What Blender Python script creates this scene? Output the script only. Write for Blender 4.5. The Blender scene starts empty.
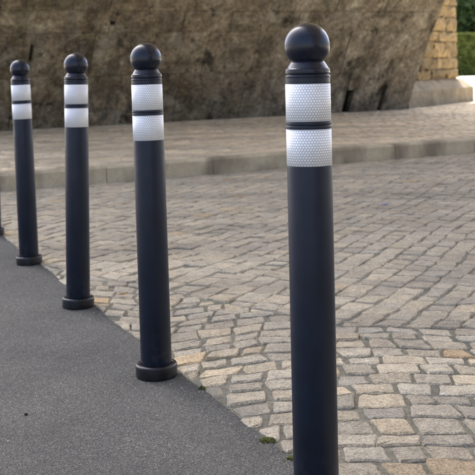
import bpy, math, random
from mathutils import Matrix, Vector, noise

# ------------------------------------------------------------------ camera, world, sun, exposure
S = bpy.context.scene
C = S.collection
HCAM = 0.903                       # eye height above the road
cam_d = bpy.data.cameras.new('camera')
cam = bpy.data.objects.new('camera', cam_d)
C.objects.link(cam)
cam.matrix_world = (Matrix.Translation((0, 0, HCAM)) @ Matrix.Rotation(math.radians(90), 4, 'X')
                    @ Matrix.Rotation(-0.030, 4, 'Z'))
cam_d.sensor_width = 36.0
cam_d.lens = 36.0 * 1000.0 / 475.0
cam_d.shift_y = -(237.5 - 73.0) / 475.0
cam_d.clip_start = 0.05
cam_d.clip_end = 2000.0
cam_d.dof.use_dof = True
cam_d.dof.focus_distance = 2.45
cam_d.dof.aperture_fstop = 11.0
S.camera = cam

# site axes: u runs along the arch wall and kerb, v runs away from the camera towards the wall
CU, SU = math.cos(math.radians(28.0)), math.sin(math.radians(28.0))
def W(u, v, z=0.0):
    return (CU * u - SU * v, SU * u + CU * v, z)
def UV(x, y):
    return (CU * x + SU * y, -SU * x + CU * y)

SUN_EL = math.radians(52.0)
sx, sy, _ = W(0.30, 0.954)
sun_dir = Vector((sx * math.cos(SUN_EL), sy * math.cos(SUN_EL), math.sin(SUN_EL)))
world = bpy.data.worlds.new('World')
S.world = world
world.use_nodes = True
wn = world.node_tree.nodes; wl = world.node_tree.links
wn.clear()
sky = wn.new('ShaderNodeTexSky'); sky.sky_type = 'NISHITA'; sky.sun_disc = False
sky.sun_elevation = SUN_EL; sky.sun_rotation = math.atan2(sx, sy)
sky.dust_density = 6.0; sky.air_density = 0.45; sky.ozone_density = 2.5
bg = wn.new('ShaderNodeBackground'); bg.inputs['Strength'].default_value = 0.15
wo = wn.new('ShaderNodeOutputWorld')
wl.new(sky.outputs[0], bg.inputs[0]); wl.new(bg.outputs[0], wo.inputs[0])

sun_l = bpy.data.lights.new('sun', 'SUN'); sun_l.energy = 2.5; sun_l.angle = math.radians(0.6)
sun_l.color = (1.0, 0.95, 0.87)
sun = bpy.data.objects.new('sun', sun_l); C.objects.link(sun)
sun.rotation_euler = (-sun_dir).to_track_quat('-Z', 'Y').to_euler()
sun.location = (0, 30, 30)

S.render.engine = 'CYCLES'
S.cycles.max_bounces = 10
S.cycles.diffuse_bounces = 6
S.view_settings.view_transform = 'Standard'
S.view_settings.look = 'None'
S.view_settings.gamma = 1.0
S.view_settings.exposure = 2.8

# ------------------------------------------------------------------ helpers
def mesh_obj(name, verts, faces, mat, parent=None, smooth=False):
    me = bpy.data.meshes.new(name)
    me.from_pydata(verts, [], faces)
    if mat: me.materials.append(mat)
    if smooth:
        me.polygons.foreach_set('use_smooth', [True] * len(me.polygons))
    me.update()
    o = bpy.data.objects.new(name, me)
    C.objects.link(o)
    if parent: o.parent = parent
    return o
def empty(name, loc=(0, 0, 0)):
    o = bpy.data.objects.new(name, None); C.objects.link(o); o.location = loc
    o.empty_display_size = 0.1
    return o
def tag(o, label=None, cat=None, group=None, kind=None):
    if label: o['label'] = label
    if cat: o['category'] = cat
    if group: o['group'] = group
    if kind: o['kind'] = kind
    return o
def face_attr(o, name, values):
    a = o.data.attributes.new(name, 'FLOAT', 'FACE')
    a.data.foreach_set('value', values)

class NT:
    """tiny node-tree writer"""
    def __init__(s, name):
        s.m = bpy.data.materials.new(name); s.m.use_nodes = True
        s.t = s.m.node_tree; s.n = s.t.nodes; s.l = s.t.links
        s.n.clear()
        s.out = s.n.new('ShaderNodeOutputMaterial')
        s.b = s.n.new('ShaderNodeBsdfPrincipled')
        s.l.new(s.b.outputs[0], s.out.inputs[0])
    def put(s, sock, v):
        if hasattr(v, 'is_output') or isinstance(v, bpy.types.NodeSocket): s.l.new(v, sock)
        else:
            if isinstance(v, (tuple, list)) and len(v) == 3 and sock.type == 'RGBA': v = (*v, 1)
            sock.default_value = v
    def coord(s, kind='Object'):
        return s.n.new('ShaderNodeTexCoord').outputs[kind]
    def mapping(s, vec, scale=(1, 1, 1), rot=(0, 0, 0), loc=(0, 0, 0)):
        k = s.n.new('ShaderNodeMapping'); s.l.new(vec, k.inputs[0])
        k.inputs['Scale'].default_value = scale; k.inputs['Rotation'].default_value = rot
        k.inputs['Location'].default_value = loc
        return k.outputs[0]
    def noise(s, vec, scale, detail=4, rough=0.6, dist=0.0, col=False):
        k = s.n.new('ShaderNodeTexNoise'); s.l.new(vec, k.inputs['Vector'])
        k.inputs['Scale'].default_value = scale; k.inputs['Detail'].default_value = detail
        k.inputs['Roughness'].default_value = rough; k.inputs['Distortion'].default_value = dist
        return k.outputs['Color' if col else 0]
    def voronoi(s, vec, scale, feature='F1', out='Distance', rnd=1.0):
        k = s.n.new('ShaderNodeTexVoronoi'); s.l.new(vec, k.inputs['Vector'])
        k.feature = feature
        k.inputs['Scale'].default_value = scale
        k.inputs['Randomness'].default_value = rnd
        return k.outputs[out]
    def ramp(s, fac, stops, interp='LINEAR'):
        k = s.n.new('ShaderNodeValToRGB'); s.l.new(fac, k.inputs[0])
        e = k.color_ramp.elements; k.color_ramp.interpolation = interp
        while len(e) < len(stops): e.new(0.5)
        for i, (p, c) in enumerate(stops):
            e[i].position = p
            if not isinstance(c, (tuple, list)): c = (c, c, c)
            e[i].color = (*c, 1)
        return k.outputs[0]
    def mix(s, fac, a, b, mode='MIX'):
        k = s.n.new('ShaderNodeMix'); k.data_type = 'RGBA'; k.blend_type = mode
        s.put(k.inputs[0], fac); s.put(k.inputs[6], a); s.put(k.inputs[7], b)
        return k.outputs[2]
    def math(s, op, a, b=None, c=None):
        k = s.n.new('ShaderNodeMath'); k.operation = op
        s.put(k.inputs[0], a)
        if b is not None: s.put(k.inputs[1], b)
        if c is not None: s.put(k.inputs[2], c)
        return k.outputs[0]
    def attr(s, name):
        k = s.n.new('ShaderNodeAttribute'); k.attribute_name = name
        return k.outputs['Fac']
    def bump(s, height, strength, dist, normal=None):
        k = s.n.new('ShaderNodeBump'); s.l.new(height, k.inputs['Height'])
        k.inputs['Strength'].default_value = strength; k.inputs['Distance'].default_value = dist
        if normal is not None: s.l.new(normal, k.inputs['Normal'])
        return k.outputs[0]
    def done(s, col=None, rough=None, normal=None, spec=None):
        if col is not None: s.put(s.b.inputs['Base Color'], col)
        if rough is not None: s.put(s.b.inputs['Roughness'], rough)
        if normal is not None: s.l.new(normal, s.b.inputs['Normal'])
        if spec is not None: s.b.inputs['Specular IOR Level'].default_value = spec
        return s.m

ROT = (0, 0, -math.radians(28.0))          # world -> site axes

# ------------------------------------------------------------------ materials
def mat_asphalt():
    t = NT('asphalt'); c = t.coord()
    v1 = t.voronoi(c, 340, out='Color'); vd = t.voronoi(c, 340)
    v2 = t.voronoi(c, 620, out='Color')
    sep = t.n.new('ShaderNodeSeparateColor'); t.l.new(v1, sep.inputs[0])
    sep2 = t.n.new('ShaderNodeSeparateColor'); t.l.new(v2, sep2.inputs[0])
    agg = t.ramp(sep.outputs[0], [(0.0, (0.034, 0.034, 0.029)), (0.45, (0.076, 0.074, 0.062)), (0.88, (0.112, 0.109, 0.089)),
                                  (0.985, (0.21, 0.195, 0.155))])
    fine = t.ramp(sep2.outputs[1], [(0.0, 0.50), (1.0, 1.45)])
    col = t.mix(1.0, agg, fine, 'MULTIPLY')
    big = t.ramp(t.noise(c, 1.4, 7, 0.68), [(0.30, 0.66), (0.50, 0.98), (0.70, 1.28)])
    col = t.mix(1.0, col, big, 'MULTIPLY')
    dust = t.ramp(t.noise(t.mapping(c, (1.6, 0.8, 1), (0, 0, 0.35)), 1.7, 6, 0.65), [(0.52, 0.0), (0.78, 0.55)])
    col = t.mix(dust, col, (0.125, 0.116, 0.090))
    spot = t.ramp(t.voronoi(c, 9.0), [(0.022, 0.0), (0.03, 1.0)])
    col = t.mix(spot, (0.30, 0.27, 0.22), col)
    h = t.math('ADD', t.math('MULTIPLY', vd, -1.0), t.math('MULTIPLY', t.noise(c, 320, 3), 0.8))
    nb = t.bump(h, 1.0, 0.0042)
    nb = t.bump(t.noise(c, 14, 4), 0.25, 0.01, nb)
    return t.done(col, 0.82, nb, 0.35)

def mat_sett(name, near=True, tint=(1.02, 1.015, 0.855)):
    t = NT(name); c = t.coord()
    tone = t.attr('tone'); hue = t.attr('hue')
    base = t.ramp(hue, [(0.0, (0.335, 0.315, 0.290)), (0.42, (0.395, 0.355, 0.308)), (0.72, (0.440, 0.380, 0.308)),
                        (0.90, (0.440, 0.355, 0.262)), (1.0, (0.420, 0.305, 0.200))])
    val = t.ramp(tone, [(0.0, 0.80), (1.0, 1.16)])
    col = t.mix(1.0, base, val, 'MULTIPLY')
    sp = t.ramp(t.noise(c, 170, 4, 0.9), [(0.36, 0.34), (0.5, 1.0), (0.64, 1.55)])
    col = t.mix(0.85, col, sp, 'MULTIPLY')
    mid = t.ramp(t.noise(c, 26, 5, 0.65), [(0.30, 0.78), (0.70, 1.18)])
    col = t.mix(1.0, col, mid, 'MULTIPLY')
    rust = t.ramp(t.noise(c, 11, 5, 0.6), [(0.60, 0.0), (0.78, 0.35)])
    col = t.mix(rust, col, (0.42, 0.33, 0.235))
    # worn, dirtier bands that run with the kerb
    band = t.ramp(t.noise(t.mapping(c, (0.35, 1.5, 1), ROT), 1.2, 4, 0.55), [(0.34, (0.74, 0.73, 0.73)), (0.62, (1.10, 1.08, 1.05))])
    col = t.mix(1.0, col, band, 'MULTIPLY')
    col = t.mix(1.0, col, tint, 'MULTIPLY')
    h = t.math('ADD', t.noise(c, 38, 5, 0.7), t.math('MULTIPLY', t.noise(c, 150, 3, 0.8), 0.55))
    nb = t.bump(h, 0.9 if near else 0.6, 0.012)
    return t.done(col, 0.86, nb, 0.3)

def mat_joint():
    t = NT('joint_sand'); c = t.coord()
    col = t.ramp(t.noise(c, 60, 5, 0.7), [(0.3, (0.125, 0.118, 0.088)), (0.7, (0.265, 0.250, 0.190))])
    spk = t.ramp(t.noise(c, 420, 2, 0.7), [(0.35, 0.6), (0.65, 1.35)])
    col = t.mix(1.0, col, spk, 'MULTIPLY')
    big = t.ramp(t.noise(c, 2.3, 4), [(0.3, 0.7), (0.7, 1.15)])
    col = t.mix(1.0, col, big, 'MULTIPLY')
    nb = t.bump(t.noise(c, 150, 4, 0.7), 0.8, 0.008)
    return t.done(col, 0.95, nb, 0.2)

def mat_kerb():
    t = NT('kerb_granite'); c = t.coord()
    base = t.ramp(t.noise(c, 5.0, 6, 0.65), [(0.25, (0.34, 0.285, 0.18)), (0.75, (0.52, 0.45, 0.30))])
    sp = t.ramp(t.noise(c, 160, 3, 0.7), [(0.3, 0.7), (0.7, 1.25)])
    col = t.mix(1.0, base, sp, 'MULTIPLY')
    # damp blotches soaked into the stone
    st = t.ramp(t.noise(t.mapping(c, (2.2, 2.2, 1.2), ROT), 1.0, 4, 0.5), [(0.47, 0.0), (0.60, 0.7)])
    col = t.mix(st, col, (0.125, 0.098, 0.060))
    nb = t.bump(t.noise(c, 60, 5, 0.7), 0.5, 0.01)
    return t.done(col, 0.85, nb, 0.3)

def mat_wall():
    t = NT('stained_arch_stone'); c = t.coord()
    s = t.mapping(c, (1, 1, 1), ROT)
    base = t.ramp(t.noise(s, 1.3, 8, 0.68, 0.4), [(0.30, (0.115, 0.088, 0.054)), (0.43, (0.235, 0.185, 0.120)),
                                                   (0.54, (0.370, 0.300, 0.205)), (0.66, (0.58, 0.50, 0.38))])
    # weathered lighter patches, per block tone
    tone = t.ramp(t.attr('tone'), [(0.0, 0.88), (1.0, 1.12)])
    col = t.mix(1.0, base, tone, 'MULTIPLY')
    # grey run-off on the far right end of the barrel
    sepx = t.n.new('ShaderNodeSeparateXYZ'); t.l.new(s, sepx.inputs[0])
    gmask = t.math('MULTIPLY', t.ramp(t.math('MULTIPLY_ADD', sepx.outputs[0], 0.1, -0.25), [(0.42, 0.0), (0.66, 1.0)]),
                   t.ramp(t.noise(s, 0.9, 4), [(0.30, 0.5), (0.55, 1.0)]))
    grey = t.ramp(t.noise(t.mapping(s, (2.2, 0.8, 0.8)), 1.6, 8, 0.72), [(0.30, (0.105, 0.088, 0.064)), (0.47, (0.270, 0.230, 0.175)),
                                                       (0.64, (0.54, 0.48, 0.39))])
    col = t.mix(gmask, col, grey)
    # vertical dark streaks of run-off
    stv = t.noise(t.mapping(s, (3.0, 0.6, 0.6)), 1.5, 8, 0.72, 0.35)
    streak = t.ramp(stv, [(0.30, 0.42), (0.46, 1.0)])
    col = t.mix(0.85, col, streak, 'MULTIPLY')
    # ochre lime patches and black moss spots
    och = t.ramp(t.noise(s, 3.1, 6, 0.6), [(0.60, 0.0), (0.72, 0.6)])
    col = t.mix(och, col, (0.25, 0.185, 0.10))
    moss = t.ramp(t.noise(t.mapping(s, (1, 1, 0.6), (0, 0, 0), (7, 3, 1)), 2.3, 8, 0.7), [(0.56, 0.0), (0.66, 0.85)])
    col = t.mix(moss, col, (0.030, 0.026, 0.018))
    fine = t.ramp(t.noise(s, 18, 7, 0.72), [(0.30, 0.42), (0.52, 1.0), (0.70, 1.60)])
    col = t.mix(0.9, col, fine, 'MULTIPLY')
    flake = t.ramp(t.noise(t.mapping(s, (1, 1, 1), (0, 0, 0), (3, 9, 5)), 2.4, 10, 0.74), [(0.545, 0.0), (0.575, 0.55)])
    col = t.mix(flake, col, (0.40, 0.36, 0.29))
    pit = t.ramp(t.noise(t.mapping(s, (1, 1, 1), (0, 0, 0), (13, 2, 8)), 5.2, 9, 0.72), [(0.375, 0.8), (0.40, 0.0)])
    col = t.mix(pit, col, (0.055, 0.046, 0.034))
    mott = t.ramp(t.noise(s, 4.0, 9, 0.75, 0.6), [(0.34, 0.50), (0.50, 0.95), (0.64, 1.6)])
    col = t.mix(0.85, col, mott, 'MULTIPLY')
    green = t.math('MULTIPLY', t.ramp(t.math('MULTIPLY_ADD', sepx.outputs[0], 0.1, 0.0), [(0.36, 1.0), (0.56, 0.0)]),
                   t.ramp(t.noise(s, 2.6, 6, 0.65), [(0.46, 0.0), (0.62, 0.5)]))
    col = t.mix(green, col, (0.085, 0.085, 0.035))
    col = t.mix(1.0, col, (0.76, 0.755, 0.675), 'MULTIPLY')
    h = t.math('ADD', t.noise(s, 7, 8, 0.7), t.math('MULTIPLY', t.noise(s, 40, 4, 0.7), 0.3))
    nb = t.bump(h, 1.0, 0.09)
    return t.done(col, 0.92, nb, 0.2)

def mat_simple(name, c1, c2, scale, rough=0.9, bump=0.4, bd=0.02, spec=0.3, attr=False):
    t = NT(name); c = t.coord()
    col = t.ramp(t.noise(c, scale, 6, 0.65), [(0.3, c1), (0.7, c2)])
    if attr:
        col = t.mix(1.0, col, t.ramp(t.attr('tone'), [(0, 0.72), (1, 1.28)]), 'MULTIPLY')
    nb = t.bump(t.noise(c, scale * 3, 5, 0.7), bump, bd)
    return t.done(col, rough, nb, spec)

def mat_plastic(name, col, rough, bump=0.05, spec=0.28, dust=0.08):
    t = NT(name); c = t.coord()
    d = t.ramp(t.noise(c, 9, 5, 0.65), [(0.35, 0.80), (0.7, 1.25)])
    cc = t.mix(1.0, col, d, 'MULTIPLY')
    # faint dry dust film
    du = t.ramp(t.noise(t.mapping(c, (1, 1, 0.25)), 16, 5, 0.7), [(0.55, 0.0), (0.85, dust)])
    cc = t.mix(du, cc, (0.12, 0.115, 0.105))
    sz = t.n.new('ShaderNodeSeparateXYZ'); t.l.new(c, sz.inputs[0])
    low = t.ramp(sz.outputs[2], [(0.035, 1.0), (0.16, 0.0)])
    spl = t.ramp(t.noise(c, 55, 4, 0.75), [(0.50, 0.0), (0.68, 2.2 * dust)])
    cc = t.mix(t.math('MULTIPLY', low, spl), cc, (0.15, 0.135, 0.11))
    r = t.ramp(t.noise(c, 30, 4, 0.6), [(0.3, rough - 0.05), (0.7, rough + 0.09)])
    nb = t.bump(t.noise(c, 260, 2, 0.5), bump, 0.002)
    return t.done(cc, r, nb, spec)

def mat_reflective():
    """white retroreflective sheeting: honeycomb of small prismatic cells"""
    t = NT('reflective_sheeting')
    uv = t.coord('UV')
    sep = t.n.new('ShaderNodeSeparateXYZ'); t.l.new(uv, sep.inputs[0])
    k = 1.0 / 0.0060
    px = t.math('MULTIPLY', sep.outputs[0], k); py = t.math('MULTIPLY', sep.outputs[1], k)
    r3 = 1.7320508
    def cell(ox, oy):
        ax = t.math('SUBTRACT', t.math('FLOORED_MODULO', t.math('ADD', px, ox), 1.0), 0.5)
        ay = t.math('SUBTRACT', t.math('FLOORED_MODULO', t.math('ADD', py, oy), r3), r3 / 2)
        ax = t.math('ABSOLUTE', ax); ay = t.math('ABSOLUTE', ay)
        return t.math('MAXIMUM', ax, t.math('ADD', t.math('MULTIPLY', ax, 0.5), t.math('MULTIPLY', ay, r3 / 2)))
    d = t.math('MINIMUM', cell(0, 0), cell(0.5, r3 / 2))
    line = t.ramp(d, [(0.355, 0.0), (0.425, 1.0)])
    dirt = t.ramp(t.noise(t.coord(), 22, 5, 0.65), [(0.3, 0.86), (0.7, 1.02)])
    a = t.mix(line, (0.80, 0.795, 0.745), (0.36, 0.37, 0.36))
    a = t.mix(1.0, a, dirt, 'MULTIPLY')
    nb = t.bump(line, 0.25, 0.0006)
    return t.done(a, 0.38, nb, 0.5)

def mat_leaf(name, c1, c2):
    t = NT(name)
    col = t.ramp(t.attr('tone'), [(0.0, c1), (1.0, c2)])
    t.done(col, 0.6, None, 0.3)
    tr = t.n.new('ShaderNodeBsdfTranslucent'); t.l.new(col, tr.inputs[0])
    ms = t.n.new('ShaderNodeMixShader'); ms.inputs[0].default_value = 0.3
    t.l.new(t.b.outputs[0], ms.inputs[1]); t.l.new(tr.outputs[0], ms.inputs[2])
    t.l.new(ms.outputs[0], t.out.inputs[0])
    return t.m

M = dict(
    asphalt=mat_asphalt(), sett=mat_sett('granite_sett'), paver=mat_sett('pavement_sett', False, (1.42, 1.34, 1.06)),
    joint=mat_joint(), kerb=mat_kerb(), wall=mat_wall(),
    gravel=mat_simple('pale_gravel', (0.44, 0.40, 0.32), (0.58, 0.53, 0.43), 3.0),
    palejoint=mat_simple('pale_joint_sand', (0.27, 0.24, 0.185), (0.40, 0.36, 0.285), 30.0),
    soffit=mat_simple('light_bounce_soffit', (0.32, 0.28, 0.205), (0.50, 0.44, 0.335), 1.2),  # unseen vault coloured paler than the wall to bounce extra light inwards
    tan=mat_simple('ochre_stone', (0.100, 0.068, 0.026), (0.29, 0.205, 0.088), 5.0, bump=0.9, bd=0.04, attr=True),
    tanjoint=mat_simple('ochre_mortar', (0.10, 0.075, 0.045), (0.16, 0.12, 0.075), 6.0),
    plinth=mat_simple('plinth_stone', (0.11, 0.088, 0.050), (0.26, 0.215, 0.135), 3.5, bump=0.7, bd=0.03),
    navy=mat_plastic('navy_plastic', (0.0060, 0.0100, 0.0180), 0.42),
    ball=mat_plastic('navy_gloss_plastic', (0.0075, 0.0100, 0.0165), 0.27),
    rubber=mat_plastic('black_rubber', (0.0035, 0.0035, 0.0038), 0.36, 0.2, 0.4, 0.04),
    refl=mat_reflective(),
    grit=mat_simple('grit_stone', (0.12, 0.11, 0.095), (0.36, 0.33, 0.28), 70.0),
    bark=mat_simple('bark', (0.05, 0.038, 0.026), (0.10, 0.08, 0.055), 6.0),
    leafd=mat_leaf('dark_leaf', (0.018, 0.035, 0.012), (0.055, 0.095, 0.025)),
    leafh=mat_leaf('hedge_leaf', (0.085, 0.115, 0.022), (0.160, 0.190, 0.045)),
    moss=mat_leaf('moss', (0.075, 0.085, 0.020), (0.20, 0.20, 0.055)),
    dryleaf=mat_simple('dry_leaf', (0.22, 0.12, 0.035), (0.36, 0.21, 0.07), 60.0),
    bluewrap=mat_simple('blue_wrapper', (0.06, 0.12, 0.36), (0.12, 0.20, 0.48), 40.0, rough=0.4),
    chalk=mat_simple('white_pebble', (0.70, 0.69, 0.66), (0.80, 0.79, 0.77), 90.0),
    darkpeb=mat_simple('dark_pebble', (0.015, 0.014, 0.013), (0.03, 0.028, 0.026), 90.0),
)

# ------------------------------------------------------------------ ground, road, path, pavement
ground = mesh_obj('ground', [(-900, -900, -0.06), (900, -900, -0.06), (900, 900, -0.06), (-900, 900, -0.06)], [(0, 1, 2, 3)], M['gravel'])
tag(ground, 'pale gravel ground reaching out beyond the arch', kind='structure')

KV = 8.02          # kerb face
WV = 14.70         # foot of the arch wall
PZ = 0.15          # pavement level
U0, U1 = 0.95, 11.30   # ends of the barrel

# edge between asphalt and setts
E0 = Vector((0.125, 2.27)); ED = Vector((-1.475, 3.43)).normalized()
EN = Vector((ED.y, -ED.x))                      # points to the setts
def edge_s(p): return (Vector(p) - E0).dot(EN)

def sheet(name, pts, z0, z1, mat):
    n = len(pts)
    v = [(x, y, z1) for x, y in pts] + [(x, y, z0) for x, y in pts]
    f = [tuple(range(n))] + [(i, i + n, (i + 1) % n + n, (i + 1) % n) for i in range(n)]
    return mesh_obj(name, v, f, mat)

random.seed(11)
# road bed (the joint sand between the setts)
rb = [W(-14, -7)[:2], W(15.5, -7)[:2], W(15.5, KV + 0.01)[:2], W(-14, KV + 0.01)[:2]]
road = sheet('cobblestone_road', rb, -0.05, -0.0030, M['joint'])
tag(road, 'granite sett road paved in arcs and diagonal rows', kind='structure')

# asphalt sheet with a ragged edge
ep = []
t = -9.0
ve = None
while True:
    p = E0 + ED * t
    w = 0.010 * noise.noise((t * 7.0, 1.3, 0)) + 0.006 * noise.noise((t * 31.0, 4.1, 0)) + 0.004 * noise.noise((t * 90.0, 2, 0))
    q = p + EN * (w + 0.004)
    uu, vv = UV(q.x, q.y)
    if vv > KV - 0.004: break
    if vv > -6.9: ep.append((q.x, q.y))
    t += 0.012 if -1 < t < 3.5 else 0.05
ua, _ = UV(*ep[-1]); ub, _ = UV(*ep[0])
asp_pts = ep + [W(ua - 0.01, KV - 0.004)[:2], W(-13.8, KV - 0.004)[:2], W(-13.8, -6.9)[:2]]
asp = sheet('asphalt_path', asp_pts[::-1], -0.03, 0.0, M['asphalt'])
tag(asp, 'dark grey asphalt path along the row of bollards', kind='structure')

# ---- stones
def clip(poly, p0, n):
    """keep the part of poly where (p-p0).n >= 0"""
    out = []
    for i in range(len(poly)):
        a, b = poly[i], poly[(i + 1) % len(poly)]
        da, db = (a - p0).dot(n), (b - p0).dot(n)
        if da >= 0: out.append(a)
        if (da >= 0) != (db >= 0): out.append(a + (b - a) * (da / (da - db)))
    return out
def area(poly):
    return 0.5 * sum(poly[i].x * poly[(i + 1) % len(poly)].y - poly[(i + 1) % len(poly)].x * poly[i].y for i in range(len(poly)))
def shrink(poly, d):
    """inset a convex ccw polygon by d"""
    out = [p.copy() for p in poly]
    res = out
    for i in range(len(poly)):
        a, b = poly[i], poly[(i + 1) % len(poly)]
        e = b - a
        if e.length < 1e-5: continue
        n = Vector((-e.y, e.x)).normalized()
        res = clip(res, a + n * d, n)
        if len(res) < 3: return []
    return res

def stone_mesh(poly, ztop, seg=0.045, jit=0.0045, bevel=0.0045, drop=0.0045, dome=0.002, deep=0.026, tilt=0.02, rnd=random):
    """worn sett: ragged outline, rounded shoulder, uneven top"""
    pts = []
    n = len(poly)
    for i in range(n):
        a, b = poly[i], poly[(i + 1) % n]
        L = (b - a).length
        k = max(1, int(round(L / seg)))
        cut = min(0.16, 0.006 / max(L, 1e-4))
        ts = [cut] + [cut + (1 - 2 * cut) * j / k for j in range(1, k)] + ([1 - cut] if L > 0.03 else [])
        for tt in ts:
            p = a + (b - a) * tt
            e = (b - a).normalized() if L > 1e-6 else Vector((1, 0))
            pts.append(p + Vector((-e.y, e.x)) * rnd.uniform(-jit * 0.6, jit) + e * rnd.uniform(-jit, jit))
    c = sum(pts, Vector((0, 0))) / len(pts)
    m = len(pts)
    tx, ty = rnd.gauss(0, tilt), rnd.gauss(0, tilt)
    def zt(p): return ztop + (p.x - c.x) * tx + (p.y - c.y) * ty
    V = []; F = []
    for p in pts:
        q = p + (p - c).normalized() * 0.002; V.append((q.x, q.y, ztop - deep))
    for p in pts: V.append((p.x, p.y, zt(p) - drop + rnd.uniform(-0.002, 0.002)))
    for p in pts:
        d = c - p
        q = p + d.normalized() * min(bevel * rnd.uniform(0.7, 1.5), d.length * 0.4); V.append((q.x, q.y, zt(q) + rnd.uniform(-0.0018, 0.0018)))
    V.append((c.x, c.y, zt(c) + rnd.uniform(0.2, 1.0) * dome))
    for r in range(2):
        for i in range(m):
            j = (i + 1) % m
            F.append((r * m + i, r * m + j, (r + 1) * m + j, (r + 1) * m + i))
    for i in range(m): F.append((2 * m + i, 2 * m + (i + 1) % m, 3 * m))
    return V, F

def pix(x, y, z=0.0):
    """photo-size image position, only used to rank stones by how large they show"""
    X, Y, Z = x * 1000 / y, (HCAM - z) * 1000 / y, y
    return 237.5 + X + 0.03 * Y, 73 + Y - 0.03 * X

# zone B (diagonal rows) is the convex corner beyond these two lines; zone A (arcs) is the rest
BL = []
for (a, b) in (((0.95, 3.40), (0.30, 3.53)), ((0.33, 3.53), (-0.80, 4.66))):
    a, b = Vector(a), Vector(b); d = (b - a).normalized()
    BL.append((a, Vector((d.y, -d.x)) if Vector((d.y, -d.x)).y > 0 else Vector((-d.y, d.x))))
kerb_p = Vector(W(0, KV - 0.006)[:2]); kerb_n = -Vector(W(0, 1)[:2])

stones = []     # (polygon, ztop, tone, hue, tilt)
rs = random.Random(5)
def inside_view(c, margin):
    if c.y < 1.2 or c.y > 17: return False
    return abs(c.x) < 0.25 * c.y + margin
def add_stone(poly, zone, gap, rough):
    if area(poly) < 0: poly = poly[::-1]
    c = sum(poly, Vector((0, 0))) / len(poly)
    if not inside_view(c, 1.3): return
    # asphalt edge
    if edge_s(c) < -0.09: return
    poly = clip(poly, E0 + EN * rs.uniform(-0.010, 0.006), EN)
    if len(poly) < 3: return
    poly = clip(poly, kerb_p, kerb_n)
    if len(poly) < 3: return
    c = sum(poly, Vector((0, 0))) / len(poly)
    ds = [(c - p).dot(n) for p, n in BL]
    if zone == 'B':
        for p, n in BL:
            poly = clip(poly, p, n)
            if len(poly) < 3: return
    else:
        k = 0 if ds[0] < ds[1] else 1
        poly = clip(poly, BL[k][0], -BL[k][1])
        if len(poly) < 3: return
    poly = shrink(poly, gap * rs.uniform(0.7, 1.35))
    if len(poly) < 3 or area(poly) < 0.0012: return
    far = zone == 'B'
    hue = min(1.0, max(0.0, rs.gauss(0.50 if far else 0.44, 0.11 if far else 0.16)))
    if rs.random() < (0.010 if far else 0.022): hue = rs.uniform(0.86, 0.98)
    tone = 0.5 + (rs.random() - 0.5) * (0.7 if far else 1.0)
    stones.append((poly, 0.0030 + rs.gauss(0, 0.0016), tone, hue, rough))

# zone A: arcs stacked away from the camera
R_A = 1.25; cx = 0.34
row = 0; y_off = 0.55
while y_off < 6.2:
    h = rs.uniform(0.084, 0.108)
    for bay in (-2, -1, 0, 1, 2):
        x0 = cx + bay * 1.36
        half = 0.575
        a = -half
        while a < half - 0.01:
            da = rs.uniform(0.085, 0.140) / R_A
            if half - (a + da) < 0.06: da = half - a
            a2 = min(half, a + da)
            q = []
            for (ang, yy) in ((a, 0), (a2, 0), (a2, h), (a, h)):
                e = Vector((x0 + R_A * math.sin(ang) + rs.gauss(0, 0.0035), y_off + yy - R_A * (1 - math.cos(ang)) + rs.gauss(0, 0.0025)))
                q.append(e + Vector((0.030 * noise.noise((e.x * 7, e.y * 7, 1)), 0.026 * noise.noise((e.x * 7, e.y * 7, 21)))))
            add_stone(q, 'A', 0.0052, 0.022)
            a = a2
    y_off += h
# zone B: continuous rows running away to the right
th = math.radians(26.0)
rd = Vector((math.sin(th), math.cos(th))); rn = Vector((math.cos(th), -math.sin(th)))
o = -9.5
while o < 9.5:
    w = rs.uniform(0.088, 0.112)
    s = -1.5 + rs.uniform(0, 0.15)
    while s < 15:
        L = rs.uniform(0.095, 0.160)
        q = []
        for (ss, oo) in ((s, o), (s + L, o), (s + L, o + w), (s, o + w)):
            wob = 0.16 * noise.noise((ss * 0.55, oo * 0.55, 3)) + 0.012 * noise.noise((ss * 3, oo * 3, 8))
            q.append(rd * (ss + 0.10 * noise.noise((ss * 0.6, oo * 0.6, 13)) + rs.gauss(0, 0.006)) + rn * (oo + wob + rs.gauss(0, 0.005)))
        add_stone(q[::-1], 'B', 0.0034, 0.028)
        s += L
    o += w

def rank(st):
    c = sum(st[0], Vector((0, 0))) / len(st[0])
    x, y = pix(c.x, c.y)
    if not (-12 < x < 487 and 60 < y < 484): return 0
    return abs(area(st[0])) / c.y ** 3
stones.sort(key=rank, reverse=True)
rm = random.Random(77)
bulkV, bulkF, bulkT, bulkH = [], [], [], []
for i, (poly, zt_, tone, hue, tl) in enumerate(stones):
    V, F = stone_mesh(poly, zt_, tilt=tl, rnd=rm, seg=0.045 if i < 600 else 0.08)
    if i < 300:
        so = mesh_obj('sett', V, F, M['sett'], road)
        face_attr(so, 'tone', [tone] * len(F)); face_attr(so, 'hue', [hue] * len(F))
    else:
        b = len(bulkV); bulkV += V; bulkF += [tuple(k + b for k in f) for f in F]
        bulkT += [tone] * len(F); bulkH += [hue] * len(F)
bo = mesh_obj('distant_setts', bulkV, bulkF, M['sett'], road)
face_attr(bo, 'tone', bulkT); face_attr(bo, 'hue', bulkH); bo['kind'] = 'stuff'
print('setts', len(stones))

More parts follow.
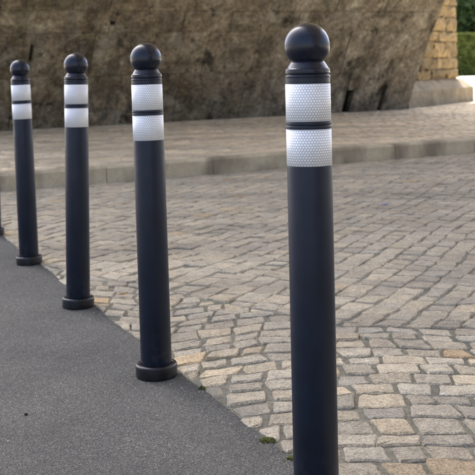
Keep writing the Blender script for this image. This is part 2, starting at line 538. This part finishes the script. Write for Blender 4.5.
# ---- kerb
kerb = empty('kerb', W(4, KV)); tag(kerb, 'raised stone kerb along the far side of the sett road', kind='structure')
kerb_inv = Matrix.Translation(kerb.location).inverted()
def box_uv(u0, u1, v0, v1, z0, z1, bev):
    """box in site axes with chamfered upper edges"""
    V = [W(u0, v0, z0), W(u1, v0, z0), W(u1, v1, z0), W(u0, v1, z0),
         W(u0, v0, z1 - bev), W(u1, v0, z1 - bev), W(u1, v1, z1 - bev), W(u0, v1, z1 - bev),
         W(u0 + bev * .4, v0 + bev, z1), W(u1 - bev * .4, v0 + bev, z1), W(u1 - bev * .4, v1 - bev * .4, z1), W(u0 + bev * .4, v1 - bev * .4, z1)]
    F = [(0, 1, 5, 4), (1, 2, 6, 5), (2, 3, 7, 6), (3, 0, 4, 7), (4, 5, 9, 8), (5, 6, 10, 9), (6, 7, 11, 10), (7, 4, 8, 11), (8, 9, 10, 11)]
    return V, F
rk = random.Random(9)
# joints measured at u = 2.86 and u = 6.90
u = 2.98 - 8 * 1.01
while u < 15:
    L = 1.01
    V, F = box_uv(u + 0.003, u + L - 0.003, KV + rk.uniform(0, 0.006), KV + 0.17, -0.05, PZ + rk.uniform(-0.003, 0.003), 0.020)
    ks = mesh_obj('kerb_stone', V, F, M['kerb'], kerb)
    ks.matrix_parent_inverse = kerb_inv
    u += L

# ---- pavement with its small setts
pv_pts = [W(-9, KV + 0.172)[:2], W(15.3, KV + 0.172)[:2], W(15.3, WV + 4.0)[:2], W(-9, WV + 4.0)[:2]]
pav = sheet('pavement', pv_pts, -0.05, PZ - 0.004, M['palejoint'])
tag(pav, 'raised beige sett pavement between the kerb and the arch wall', kind='structure')
V_, F_, T_, H_ = [], [], [], []
rp = random.Random(21)
v = KV + 0.175
while v < WV + 1.4:
    w = rp.uniform(0.10, 0.125)
    u = 1.0 + rp.uniform(0, 0.1)
    while u < 14.8:
        L = rp.uniform(0.11, 0.17)
        q = [Vector(W(a + rp.gauss(0, 0.004), b + rp.gauss(0, 0.004))[:2]) for a, b in ((u, v), (u + L, v), (u + L, v + w), (u, v + w))]
        u += L
        q = shrink(q, 0.004)
        if len(q) < 3: continue
        a, b = stone_mesh(q, PZ + rp.gauss(0.001, 0.0015), seg=0.2, rnd=rp, tilt=0.012)
        k = len(V_); V_ += a; F_ += [tuple(x + k for x in f) for f in b]
        T_ += [rp.random()] * len(b); H_ += [min(1, max(0, rp.gauss(0.5, 0.12)))] * len(b)
    v += w
po = mesh_obj('pavement_setts', V_, F_, M['paver'], pav, smooth=True)
face_attr(po, 'tone', T_); face_attr(po, 'hue', H_); po['kind'] = 'stuff'

# ------------------------------------------------------------------ the arch
bridge = empty('stone_arch_bridge', (0, 0, 0))
tag(bridge, 'huge weathered stone bridge arch rising behind the pavement and over the road', 'bridge')
RA = 16.0; T0 = math.radians(27.0)
VC = WV - RA * math.cos(T0); ZC = PZ - RA * math.sin(T0)
def theta(z): return math.asin(max(-1, min(1, (z - ZC) / RA)))
def AP(u, z, off=0.0):
    th = theta(z); r = RA - off
    return W(u, VC + r * math.cos(th), ZC + r * math.sin(th))
rw = random.Random(33)
# openings: (u0, u1, z0, z1)
SLOTS = [(9.85, 10.01, PZ, 0.55), (10.62, 10.71, PZ, 0.62), (4.11, 4.16, 1.16, 1.40), (5.25, 5.33, 1.66, 1.72)]
COURSES = [PZ, 0.93, 1.56, 1.87, 2.42, 3.0, 3.6]
def wall_block(u0, u1, z0, z1, g=0.006, lean0=0.0):
    nx = max(2, int((u1 - u0) / 0.16)); ny = max(2, int((z1 - z0) / 0.16))
    proud = rw.uniform(0.020, 0.030)
    sd = rw.uniform(0, 100)
    V, F = [], []
    idx = {}
    for j in range(ny + 1):
        for i in range(nx + 1):
            fu = i / nx; fz = j / ny
            uu = u0 + g + (u1 - u0 - 2 * g) * fu
            zz = z0 + g + (z1 - z0 - 2 * g) * fz
            edge = i in (0, nx) or j in (0, ny)
            n1 = noise.noise((uu * 2.6 + sd, zz * 2.6, 0.5)); n2 = noise.noise((uu * 7.5, zz * 7.5 + sd, 2.5))
            off = proud + 0.022 * n1 + 0.013 * n2 - (0.012 if edge else 0)
            if edge:
                uu += 0.006 * noise.noise((uu * 9, zz * 9, sd)); zz += 0.006 * noise.noise((uu * 9, zz * 9, sd + 7))
            zz = max(zz, PZ + 0.002)
            idx[i, j] = len(V); V.append(AP(uu, zz, max(0.006, off)))
    for j in range(ny):
        for i in range(nx):
            F.append((idx[i, j], idx[i, j + 1], idx[i + 1, j + 1], idx[i + 1, j]))
    ring = [(i, 0) for i in range(nx)] + [(nx, j) for j in range(ny)] + [(i, ny) for i in range(nx, 0, -1)] + [(0, j) for j in range(ny, 0, -1)]
    b = len(V)
    for (i, j) in ring:
        uu = u0 + g + (u1 - u0 - 2 * g) * i / nx; zz = max(PZ + 0.002, z0 + g + (z1 - z0 - 2 * g) * j / ny)
        V.append(AP(uu, zz, -0.16))
    m = len(ring)
    for k in range(m):
        F.append((idx[ring[k]], idx[ring[(k + 1) % m]], b + (k + 1) % m, b + k))
    o = mesh_obj('stone_block', V, F, M['wall'], bridge, smooth=False)
    face_attr(o, 'tone', [rw.random()] * len(F))
    return o
for ci in range(len(COURSES) - 1):
    z0, z1 = COURSES[ci], COURSES[ci + 1]
    sl = sorted(s for s in SLOTS if s[2] >= z0 - 1e-6 and s[3] <= z1 + 1e-6)
    cuts = [U0 + 0.01]
    u = U0 + 0.01
    fixed = []
    for s in sl: fixed += [(s[0], 's'), (s[1], 'e')]
    fixed.append((U1 - 0.01, 'x'))
    for fu, kind in fixed:
        if kind == 'e':
            s = [q for q in sl if abs(q[1] - fu) < 1e-6][0]
            if s[2] - z0 > 0.05: wall_block(s[0], s[1], z0, s[2])
            if z1 - s[3] > 0.05: wall_block(s[0], s[1], s[3], z1)
            u = fu; continue
        while fu - u > 0.02:
            L = rw.uniform(0.55, 1.25)
            if fu - (u + L) < 0.4: L = fu - u if fu - u < 1.45 else (fu - u) / 2
            wall_block(u, u + L, z0, z1); u += L
# mortar shell behind the blocks, then the smooth barrel above
ub = sorted(set([U0, U1] + [s[0] for s in SLOTS] + [s[1] for s in SLOTS] + [U0 + k * 0.9 for k in range(1, 17) if U0 + k * 0.9 < U1 - 0.05]))
zb = sorted(set(COURSES + [s[2] for s in SLOTS] + [s[3] for s in SLOTS]))
V, F = [], []
for i in range(len(ub)):
    for z in zb: V.append(AP(ub[i], z, 0.002))
nz = len(zb)
for i in range(len(ub) - 1):
    for j in range(nz - 1):
        um, zm = (ub[i] + ub[i + 1]) / 2, (zb[j] + zb[j + 1]) / 2
        if any(s[0] < um < s[1] and s[2] < zm < s[3] for s in SLOTS): continue
        F.append((i * nz + j, i * nz + j + 1, (i + 1) * nz + j + 1, (i + 1) * nz + j))
sh = mesh_obj('mortar_bed', V, F, M['wall'], bridge); face_attr(sh, 'tone', [0.15] * len(F))
V, F = [], []
t_lo = theta(COURSES[-1]); t_hi = math.pi - T0 + 0.03
NS, NU = 90, 30
for i in range(NU + 1):
    u = U0 + (U1 - U0) * i / NU
    for j in range(NS + 1):
        th = t_lo + (t_hi - t_lo) * j / NS
        r = RA - 0.02 + 0.012 * noise.noise((u * 2, th * 20, 0))
        V.append(W(u, VC + r * math.cos(th), ZC + r * math.sin(th)))
for i in range(NU):
    for j in range(NS):
        a = i * (NS + 1) + j
        F.append((a, a + 1, a + NS + 2, a + NS + 1))
vo = mesh_obj('barrel_vault', V, F, M['soffit'], bridge, smooth=True); face_attr(vo, 'tone', [0.45] * len(F))
# end faces and the outside of the bridge
ZT = 10.6; VB = WV + 3.2; VA = 2 * VC - WV - 3.2
V, F, T = [], [], []
for u in (U0, U1):
    b = len(V); n = 60
    for k in range(n + 1):
        th = T0 - 0.06 + (math.pi - 2 * T0 + 0.12) * k / n
        V.append(W(u, VC + RA * math.cos(th), ZC + RA * math.sin(th)))
    for k in range(n + 1):
        th = T0 - 0.06 + (math.pi - 2 * T0 + 0.12) * k / n
        V.append(W(u, VC + RA * math.cos(th), ZT))
    for k in range(n):
        F.append((b + k, b + k + 1, b + n + 1 + k + 1, b + n + 1 + k))
    # abutment flanks
    for (va, vb, kk) in ((VC + RA * math.cos(T0 - 0.06), VB, 0), (VA, VC - RA * math.cos(T0 - 0.06), n)):
        q = len(V); V += [W(u, va, -0.05), W(u, vb, -0.05), W(u, vb, ZT), W(u, va, ZT)]; F.append((q, q + 1, q + 2, q + 3))
q = len(V)
V += [W(U0, VA, ZT), W(U1, VA, ZT), W(U1, VB, ZT), W(U0, VB, ZT), W(U0, VA, -0.05), W(U1, VA, -0.05), W(U1, VB, -0.05), W(U0, VB, -0.05)]
F += [(q, q + 1, q + 2, q + 3), (q, q + 4, q + 5, q + 1), (q + 2, q + 6, q + 7, q + 3)]
sp_ = mesh_obj('spandrel_wall', V, F, M['wall'], bridge); face_attr(sp_, 'tone', [0.6] * len(F))

# ------------------------------------------------------------------ ochre pier beside the arch mouth
pier = empty('stone_pier', W(12.5, 15.8, PZ))
tag(pier, 'ochre rough stone pier on a grey chamfered plinth at the arch mouth', 'pier')
pinv = Matrix.Translation(pier.location).inverted()
PA = (U1 + 0.03, WV - 0.02); PD = (0.866, 0.5)
def prism(name, poly, z0, z1, mat, chamfer=0.0, parent=None, inner=None):
    n = len(poly)
    V = [W(a, b, z0) for a, b in poly] + [W(a, b, z1 - chamfer) for a, b in poly]
    F = [(i, (i + 1) % n, (i + 1) % n + n, i + n) for i in range(n)]
    if chamfer:
        V += [W(a, b, z1) for a, b in inner]
        F += [(n + i, n + (i + 1) % n, 2 * n + (i + 1) % n, 2 * n + i) for i in range(n)]
        F.append(tuple(range(2 * n, 3 * n)))
    else: F.append(tuple(range(n, 2 * n)))
    o = mesh_obj(name, V, F, mat, parent); o.matrix_parent_inverse = pinv
    return o
SB = (PA[0] + 3.05 * PD[0], PA[1] + 3.05 * PD[1])
shaft = [(PA[0], PA[1] + 0.25), (SB[0], SB[1] + 0.25), (SB[0], SB[1] + 1.8), (PA[0], SB[1] + 1.8)]
prism('pier_core', shaft, PZ, 6.5, M['tanjoint'], parent=pier)
PB = (PA[0] + 3.62 * PD[0], PA[1] + 3.62 * PD[1])
pl = [(PA[0], PA[1]), (PB[0], PB[1]), (PB[0], PB[1] + 2.0), (PA[0], PB[1] + 2.0)]
pli = [(PA[0], PA[1] + 0.22), (PB[0] - 0.22, PB[1] + 0.10), (PB[0] - 0.22, PB[1] + 1.9), (PA[0], PB[1] + 1.9)]
prism('plinth', pl, PZ - 0.02, PZ + 0.50, M['plinth'], 0.19, pier, pli)
rq = random.Random(4)
z = PZ + 0.505
nx_, ny_ = 0.5, -0.866
while z < 5.6:
    h = rq.uniform(0.15, 0.34)
    s = 0.0
    while s < 3.05:
        L = rq.uniform(0.26, 1.0)
        if 3.05 - (s + L) < 0.2: L = 3.05 - s
        g = 0.014
        V, F = [], []
        nx, nz = 4, 3
        p0 = rq.uniform(0.04, 0.08)
        for j in range(nz + 1):
            for i in range(nx + 1):
                ss = s + g + (L - 2 * g) * i / nx; zz = z + g + (h - 2 * g) * j / nz
                e = i in (0, nx) or j in (0, nz)
                if e: ss += rq.uniform(-.03, .012); zz += rq.uniform(-.02, .02)
                off = (p0 * 0.75 + rq.uniform(-0.02, 0.02) if e else p0 + rq.uniform(-0.025, 0.04))
                V.append(W(shaft[0][0] + PD[0] * ss + nx_ * off, shaft[0][1] + PD[1] * ss + ny_ * off, zz))
        for j in range(nz):
            for i in range(nx):
                a = j * (nx + 1) + i; F.append((a, a + 1, a + nx + 2, a + nx + 1))
        ring = [(i, 0) for i in range(nx)] + [(nx, j) for j in range(nz)] + [(i, nz) for i in range(nx, 0, -1)] + [(0, j) for j in range(nz, 0, -1)]
        b = len(V)
        for (i, j) in ring:
            ss = s + g + (L - 2 * g) * i / nx; zz = z + g + (h - 2 * g) * j / nz
            V.append(W(shaft[0][0] + PD[0] * ss - nx_ * .05, shaft[0][1] + PD[1] * ss - ny_ * .05, zz))
        m = len(ring)
        for k in range(m):
            i, j = ring[k]; i2, j2 = ring[(k + 1) % m]
            F.append((j2 * (nx + 1) + i2, j * (nx + 1) + i, b + k, b + (k + 1) % m))
        o = mesh_obj('pier_stone', V, F, M['tan'], pier); o.matrix_parent_inverse = pinv
        face_attr(o, 'tone', [rq.random()] * len(F))
        s += L
    z += h

# ------------------------------------------------------------------ hedge and trees beyond the arch
def leaf_cloud(name, pts, size, mat, parent, rnd):
    V, F, T = [], [], []
    for (p, tn) in pts:
        n = Vector((rnd.gauss(0, 1), rnd.gauss(0, 1), rnd.gauss(0.4, 0.8))).normalized()
        a = n.orthogonal().normalized(); a = Matrix.Rotation(rnd.uniform(0, 6.28), 3, n) @ a; b = n.cross(a)
        s = size * rnd.uniform(0.6, 1.3)
        k = len(V)
        p = Vector(p)
        V += [p - a * s, p + b * s * 0.45, p + a * s, p - b * s * 0.45]
        F.append((k, k + 1, k + 2, k + 3)); T.append(min(1, max(0, tn + rnd.gauss(0, 0.15))))
    o = mesh_obj(name, V, F, mat, parent); face_attr(o, 'tone', T)
    return o
def tree(loc, h, r, label, seed):
    rnd = random.Random(seed)
    root = empty('broadleaf_tree', loc); tag(root, label, 'tree', 'trees beyond the hedge')
    V, F = [], []
    def limb(p, q, r0, r1, n=8):
        p, q = Vector(p), Vector(q); d = (q - p).normalized(); a = d.orthogonal().normalized(); b_ = d.cross(a)
        k = len(V)
        for (c, rr) in ((p, r0), ((p + q) / 2 + Vector((rnd.uniform(-.1, .1), rnd.uniform(-.1, .1), 0)), (r0 + r1) / 2), (q, r1)):
            for i in range(n):
                an = 6.2832 * i / n; V.append(c + a * math.cos(an) * rr + b_ * math.sin(an) * rr)
        for s_ in range(2):
            for i in range(n):
                F.append((k + s_ * n + i, k + s_ * n + (i + 1) % n, k + (s_ + 1) * n + (i + 1) % n, k + (s_ + 1) * n + i))
    limb((0, 0, -0.1), (0.1, 0, h * 0.42), 0.36, 0.22)
    tips = []
    for i in range(9):
        an = 6.2832 * i / 9 + rnd.uniform(-.3, .3)
        z0 = h * rnd.uniform(0.22, 0.42)
        tip = (math.cos(an) * r * rnd.uniform(.5, .85), math.sin(an) * r * rnd.uniform(.5, .85), z0 + h * rnd.uniform(0.12, 0.42))
        limb((0.05, 0, z0), tip, 0.10, 0.03, 6); tips.append(tip)
    limb((0.1, 0, h * 0.42), (0, 0, h * 0.85), 0.17, 0.04)
    mesh_obj('trunk', V, F, M['bark'], root, smooth=True)
    pts = []
    clumps = tips + [(rnd.gauss(0, r * .45), rnd.gauss(0, r * .45), h * rnd.uniform(.25, .97)) for _ in range(70)]
    for cpt in clumps:
        tn = rnd.uniform(0.1, 0.9); cr = rnd.uniform(0.5, 1.0) * r * 0.36
        for _ in range(190):
            d = Vector((rnd.gauss(0, 1), rnd.gauss(0, 1), rnd.gauss(0, .8))).normalized() * cr * rnd.random() ** 0.4
            q = Vector(cpt) + d
            if q.z > 0.6: pts.append((q, tn))
    leaf_cloud('crown', pts, 0.42, M['leafd'], root, rnd)
tree((25.5, 108.0, -0.06), 16.0, 6.0, 'dark tree behind the hedge, beside the ochre pier', 1)
tree((33.5, 116.0, -0.06), 18.0, 6.5, 'tall dark tree behind the hedge at the right edge', 2)
tree((15.5, 118.0, -0.06), 17.0, 6.5, 'dark tree hidden mostly behind the ochre pier', 3)
tree((42.5, 109.0, -0.06), 15.0, 6.0, 'dark tree farthest right behind the hedge', 4)
hedge = empty('clipped_hedge', (24, 98, -0.06)); tag(hedge, 'tall clipped green hedge across the pale ground beyond the arch', 'hedge')
rh = random.Random(8)
pts = []
for _ in range(36000):
    x = rh.uniform(-20, 20); y = rh.uniform(-0.9, 0.9); z = rh.uniform(0.02, 4.05)
    if rh.random() < 0.75:
        f = rh.random()
        if f < 0.6: y = -0.9 + abs(rh.gauss(0, 0.08))
        else: z = 4.05 - abs(rh.gauss(0, 0.1))
    z += 0.10 * noise.noise((x * 0.8, y, 0)); y += 0.12 * noise.noise((x * 0.7, z, 4))
    pts.append(((x, y, max(0.02, z)), 0.5 + 0.5 * noise.noise((x * 0.9, y, z * 0.9))))
leaf_cloud('foliage', pts, 0.32, M['leafh'], hedge, rh)
V, F = [], []
for i in range(26):
    x = -19.5 + i * 1.55; k = len(V)
    for (zz, rr) in ((-0.02, .05), (3.2, .02)):
        for a in range(6): V.append((x + rr * math.cos(a * 1.047), rr * math.sin(a * 1.047), zz))
    F += [(k + a, k + (a + 1) % 6, k + 6 + (a + 1) % 6, k + 6 + a) for a in range(6)]
st_ = mesh_obj('stems', V, F, M['bark'], hedge); st_['kind'] = 'stuff'

# ------------------------------------------------------------------ bollards
def lathe(name, prof, mat, parent, seg=72, uv_r=None, jag=None):
    V, F = [], []
    n = len(prof)
    for i in range(seg):
        a = 2 * math.pi * i / seg
        for (r, z) in prof:
            V.append((r * math.cos(a), r * math.sin(a), z))
    for i in range(seg):
        j = (i + 1) % seg
        for k in range(n - 1):
            F.append((i * n + k, j * n + k, j * n + k + 1, i * n + k + 1))
    o = mesh_obj(name, V, F, mat, parent, smooth=True)
    if uv_r:
        uvl = o.data.uv_layers.new(name='UVMap')
        li = 0
        for i in range(seg):
            for k in range(n - 1):
                for (di, kk) in ((0, k), (1, k), (1, k + 1), (0, k + 1)):
                    uvl.data[li].uv = ((i + di) / seg * 2 * math.pi * uv_r, prof[kk][1]); li += 1
    return o
def rounded(pts, r=0.0012):
    """soften each profile corner with a two-point chamfer"""
    out = [pts[0]]
    for i in range(1, len(pts) - 1):
        a, b, c = Vector(pts[i - 1]), Vector(pts[i]), Vector(pts[i + 1])
        d1 = min(r, (a - b).length * 0.45); d2 = min(r, (c - b).length * 0.45)
        p1 = b + (a - b).normalized() * d1; p2 = b + (c - b).normalized() * d2
        m = (p1 + p2) / 2 * 0.5 + b * 0.5
        out += [tuple(p1), tuple(m), tuple(p2)]
    out.append(pts[-1]); return out
def build_bollard():
    root = empty('bollard')
    rb_ = 0.0464
    lathe('post', rounded([(0.0, 0.020), (rb_, 0.020), (rb_, 0.7085), (rb_ - .0012, 0.7095), (rb_ - .0012, 0.8765), (rb_ - .0005, 0.8775), (rb_ - .0005, 0.8890)]), M['navy'], root)
    lathe('reflective_band', [(rb_ - .001, 0.7096), (rb_ + .0001, 0.7100), (rb_ + .0001, 0.7838), (rb_ - .001, 0.7842)], M['refl'], root, uv_r=0.0465)
    lathe('reflective_band', [(rb_ - .001, 0.8000), (rb_ + .0001, 0.8004), (rb_ + .0001, 0.8760), (rb_ - .001, 0.8764)], M['refl'], root, uv_r=0.0465)
    lathe('spacer_ring', rounded([(rb_ - .0010, 0.7844), (rb_ + .0010, 0.7846), (rb_ + .0010, 0.7912), (rb_ - .0004, 0.7922), (rb_ + .0010, 0.7932), (rb_ + .0010, 0.7996), (rb_ - .0010, 0.7998)], 0.0006), M['navy'], root)
    # cap with grooves and a sloping shoulder up to the neck
    lathe('neck_collar', rounded([(rb_ - .003, 0.8892), (rb_ + .0002, 0.8894), (rb_ + .0002, 0.8935), (rb_ - .0028, 0.8942), (rb_ - .0028, 0.8962), (rb_ - .0002, 0.8972), (rb_ - .0002, 0.9062),
                                  (rb_ - .0030, 0.9082), (0.0360, 0.9200), (0.0335, 0.9225), (0.0330, 0.9300)], 0.0009), M['ball'], root)
    prof = [(0.0330, 0.9232)]
    r0, zc = 0.0472, 0.9545
    a0 = math.asin((0.9232 - zc) / r0) + 0.02
    for k in range(33):
        a = a0 + (math.pi / 2 - a0) * k / 32
        prof.append((max(0.0, r0 * math.cos(a)), zc + r0 * math.sin(a)))
    lathe('ball_finial', prof, M['ball'], root)
    lathe('base_collar', rounded([(0.0, 0.0), (0.0618, 0.0), (0.0628, 0.0030), (0.0628, 0.0345), (0.0600, 0.0385), (0.0500, 0.0400), (0.0470, 0.0365), (0.0461, 0.030)], 0.0018), M['rubber'], root)
    return root
def copy_tree(o, parent=None):
    c = o.copy(); C.objects.link(c); c.parent = parent
    for ch in o.children: copy_tree(ch, c)
    return c
BOL = [  # x, y, lean
    (0.1362, 2.055, 0.0085, 'largest navy bollard, nearest the camera, foot cut off by the frame'),
    (-0.2700, 3.010, -0.0045, 'second navy bollard from the front, between the nearest one and the thin far ones'),
    (-0.6560, 3.950, 0.0200, 'third navy bollard from the front, standing upright on the asphalt'),
    (-1.0470, 4.900, -0.019, 'fourth navy bollard from the front, leaning slightly left, smallest with its ball visible'),
    (-1.4560, 5.850, 0.0, 'farthest navy bollard at the left edge, only its black foot visible'),
]
proto = build_bollard()
for i, (x, y, ln, lab) in enumerate(BOL):
    b = proto if i == 0 else copy_tree(proto)
    b.location = (x, y, 0.0005); b.rotation_mode = 'ZYX'; b.rotation_euler = (0, ln, 0.7 * i)
    tag(b, lab, 'bollard', 'bollards in a row along the asphalt edge')

# ------------------------------------------------------------------ small things on the ground
rl = random.Random(2)
def sheetlet(name, loc, outline, mat, bend, thick=0.0012, rz=0.0):
    V, F = [], []
    n = len(outline)
    for dz in (0, thick):
        for (x, y) in outline: V.append((x, y, dz + bend * (x * x) * 30 + abs(y) * bend * 2))
        V.append((0, 0, dz + 0.0005))
    F += [(i, (i + 1) % n, n) for i in range(n)]
    F = [f[::-1] for f in F]
    F += [(n + 1 + i, n + 1 + (i + 1) % n, 2 * n + 1) for i in range(n)]
    F += [(i, (i + 1) % n, n + 1 + (i + 1) % n, n + 1 + i) for i in range(n)]
    o = mesh_obj(name, V, F, mat); o.location = loc; o.rotation_euler = (0, 0, rz)
    return o
leaf_out = [(a * 0.6, b * 0.6) for a, b in [(-0.034, 0.0), (-0.022, -0.010), (-0.008, -0.0165), (0.008, -0.015), (0.022, -0.008), (0.032, 0.0), (0.042, 0.001), (0.022, 0.009), (0.008, 0.016), (-0.008, 0.0155), (-0.022, 0.010)]]
def ground_at(px, py, z=0.0):
    dx, dy = px - 237.5, py - 73.0
    X, Y = dx - 0.03 * dy, dy + 0.03 * dx
    y = (HCAM - z) * 1000 / Y
    return (X / 1000 * y, y, z)
x, y, _ = ground_at(122.5, 297)
tag(sheetlet('fallen_leaf', (x, y, 0.009), leaf_out, M['dryleaf'], 0.25, rz=0.2), 'small dry orange leaf on the setts left of the second bollard', 'leaf')
x, y, _ = ground_at(384, 206.5)
tag(sheetlet('wrapper_scrap', (x, y, 0.010), [(-0.028, -0.012), (0.0, -0.016), (0.026, -0.010), (0.030, 0.010), (0.004, 0.016), (-0.025, 0.013)], M['bluewrap'], 0.15, rz=0.4),
    'tiny blue scrap of wrapper lying on the distant setts', 'litter')
def pebble(name, px, py, r, mat, z, label, cat):
    x, y, _ = ground_at(px, py)
    V, F = [], []
    n, m = 9, 5
    for j in range(m + 1):
        ph = -math.pi / 2 + math.pi * j / m
        for i in range(n):
            a = 6.2832 * i / n; k = r * (1 + rl.uniform(-.15, .15))
            V.append((k * math.cos(ph) * math.cos(a), k * .8 * math.cos(ph) * math.sin(a), k * .55 * math.sin(ph)))
    for j in range(m):
        for i in range(n):
            F.append((j * n + i, j * n + (i + 1) % n, (j + 1) * n + (i + 1) % n, (j + 1) * n + i))
    o = mesh_obj(name, V, F, mat, smooth=True); o.location = (x, y, z)
    tag(o, label, cat)
pebble('white_pebble', 443, 396.5, 0.0042, M['chalk'], 0.007, 'tiny white pebble lying in a joint between nearby setts', 'pebble')
pebble('dark_pebble', 26, 415, 0.0055, M['darkpeb'], 0.003, 'small black pebble on the bare asphalt at lower left', 'pebble')
def moss_tuft(px, py, r, n, label):
    x, y, _ = ground_at(px, py)
    pts = []
    for _ in range(n):
        a = rl.uniform(0, 6.28); d = r * math.sqrt(rl.random())
        pts.append(((math.cos(a) * d * 1.5, math.sin(a) * d, 0.002 + rl.uniform(0, 0.011) * (1 - d / r * 0.7)), rl.random()))
    o = leaf_cloud('moss_tuft', pts, 0.0042, M['moss'], None, rl)
    o.location = (x, y, -0.002); tag(o, label, 'moss', 'moss along the asphalt edge')
moss_tuft(267.5, 441, 0.013, 260, 'largest green moss tuft at the asphalt edge left of the nearest bollard')
moss_tuft(292, 459, 0.008, 110, 'small moss tuft at the asphalt edge against the nearest bollard')
moss_tuft(202, 389, 0.007, 90, 'tiny moss tuft at the asphalt edge right of the second bollard')

# loose grit along the path edge and on the asphalt
gv, gf = [], []
rg = random.Random(14)
for k in range(420):
    if k < 260:
        p = E0 + ED * rg.uniform(-0.4, 3.6) + EN * (-abs(rg.gauss(0, 0.05)) + 0.01)
    else:
        yy = rg.uniform(2.2, 5.5); p = Vector((rg.uniform(-0.25, 0.05) * yy, yy))
        if edge_s(p) > -0.02: continue
    r = rg.uniform(0.0012, 0.0034) if rg.random() < 0.9 else rg.uniform(0.003, 0.005)
    b = len(gv); h = rg.uniform(0.4, 0.8); a0 = rg.uniform(0, 6.28)
    for i in range(5):
        a = a0 + 6.2832 * i / 5; q = r * rg.uniform(0.75, 1.2)
        gv.append((p.x + q * math.cos(a), p.y + q * math.sin(a), 0.0002))
    for i in range(5):
        a = a0 + 6.2832 * i / 5; q = r * rg.uniform(0.45, 0.75)
        gv.append((p.x + q * math.cos(a), p.y + q * math.sin(a), r * h * 1.5))
    gf += [(b + i, b + (i + 1) % 5, b + 5 + (i + 1) % 5, b + 5 + i) for i in range(5)] + [tuple(b + 5 + i for i in range(5))]
grit = mesh_obj('loose_grit', gv, gf, M['grit'])
tag(grit, 'loose pale grit scattered along the asphalt edge', kind='stuff')
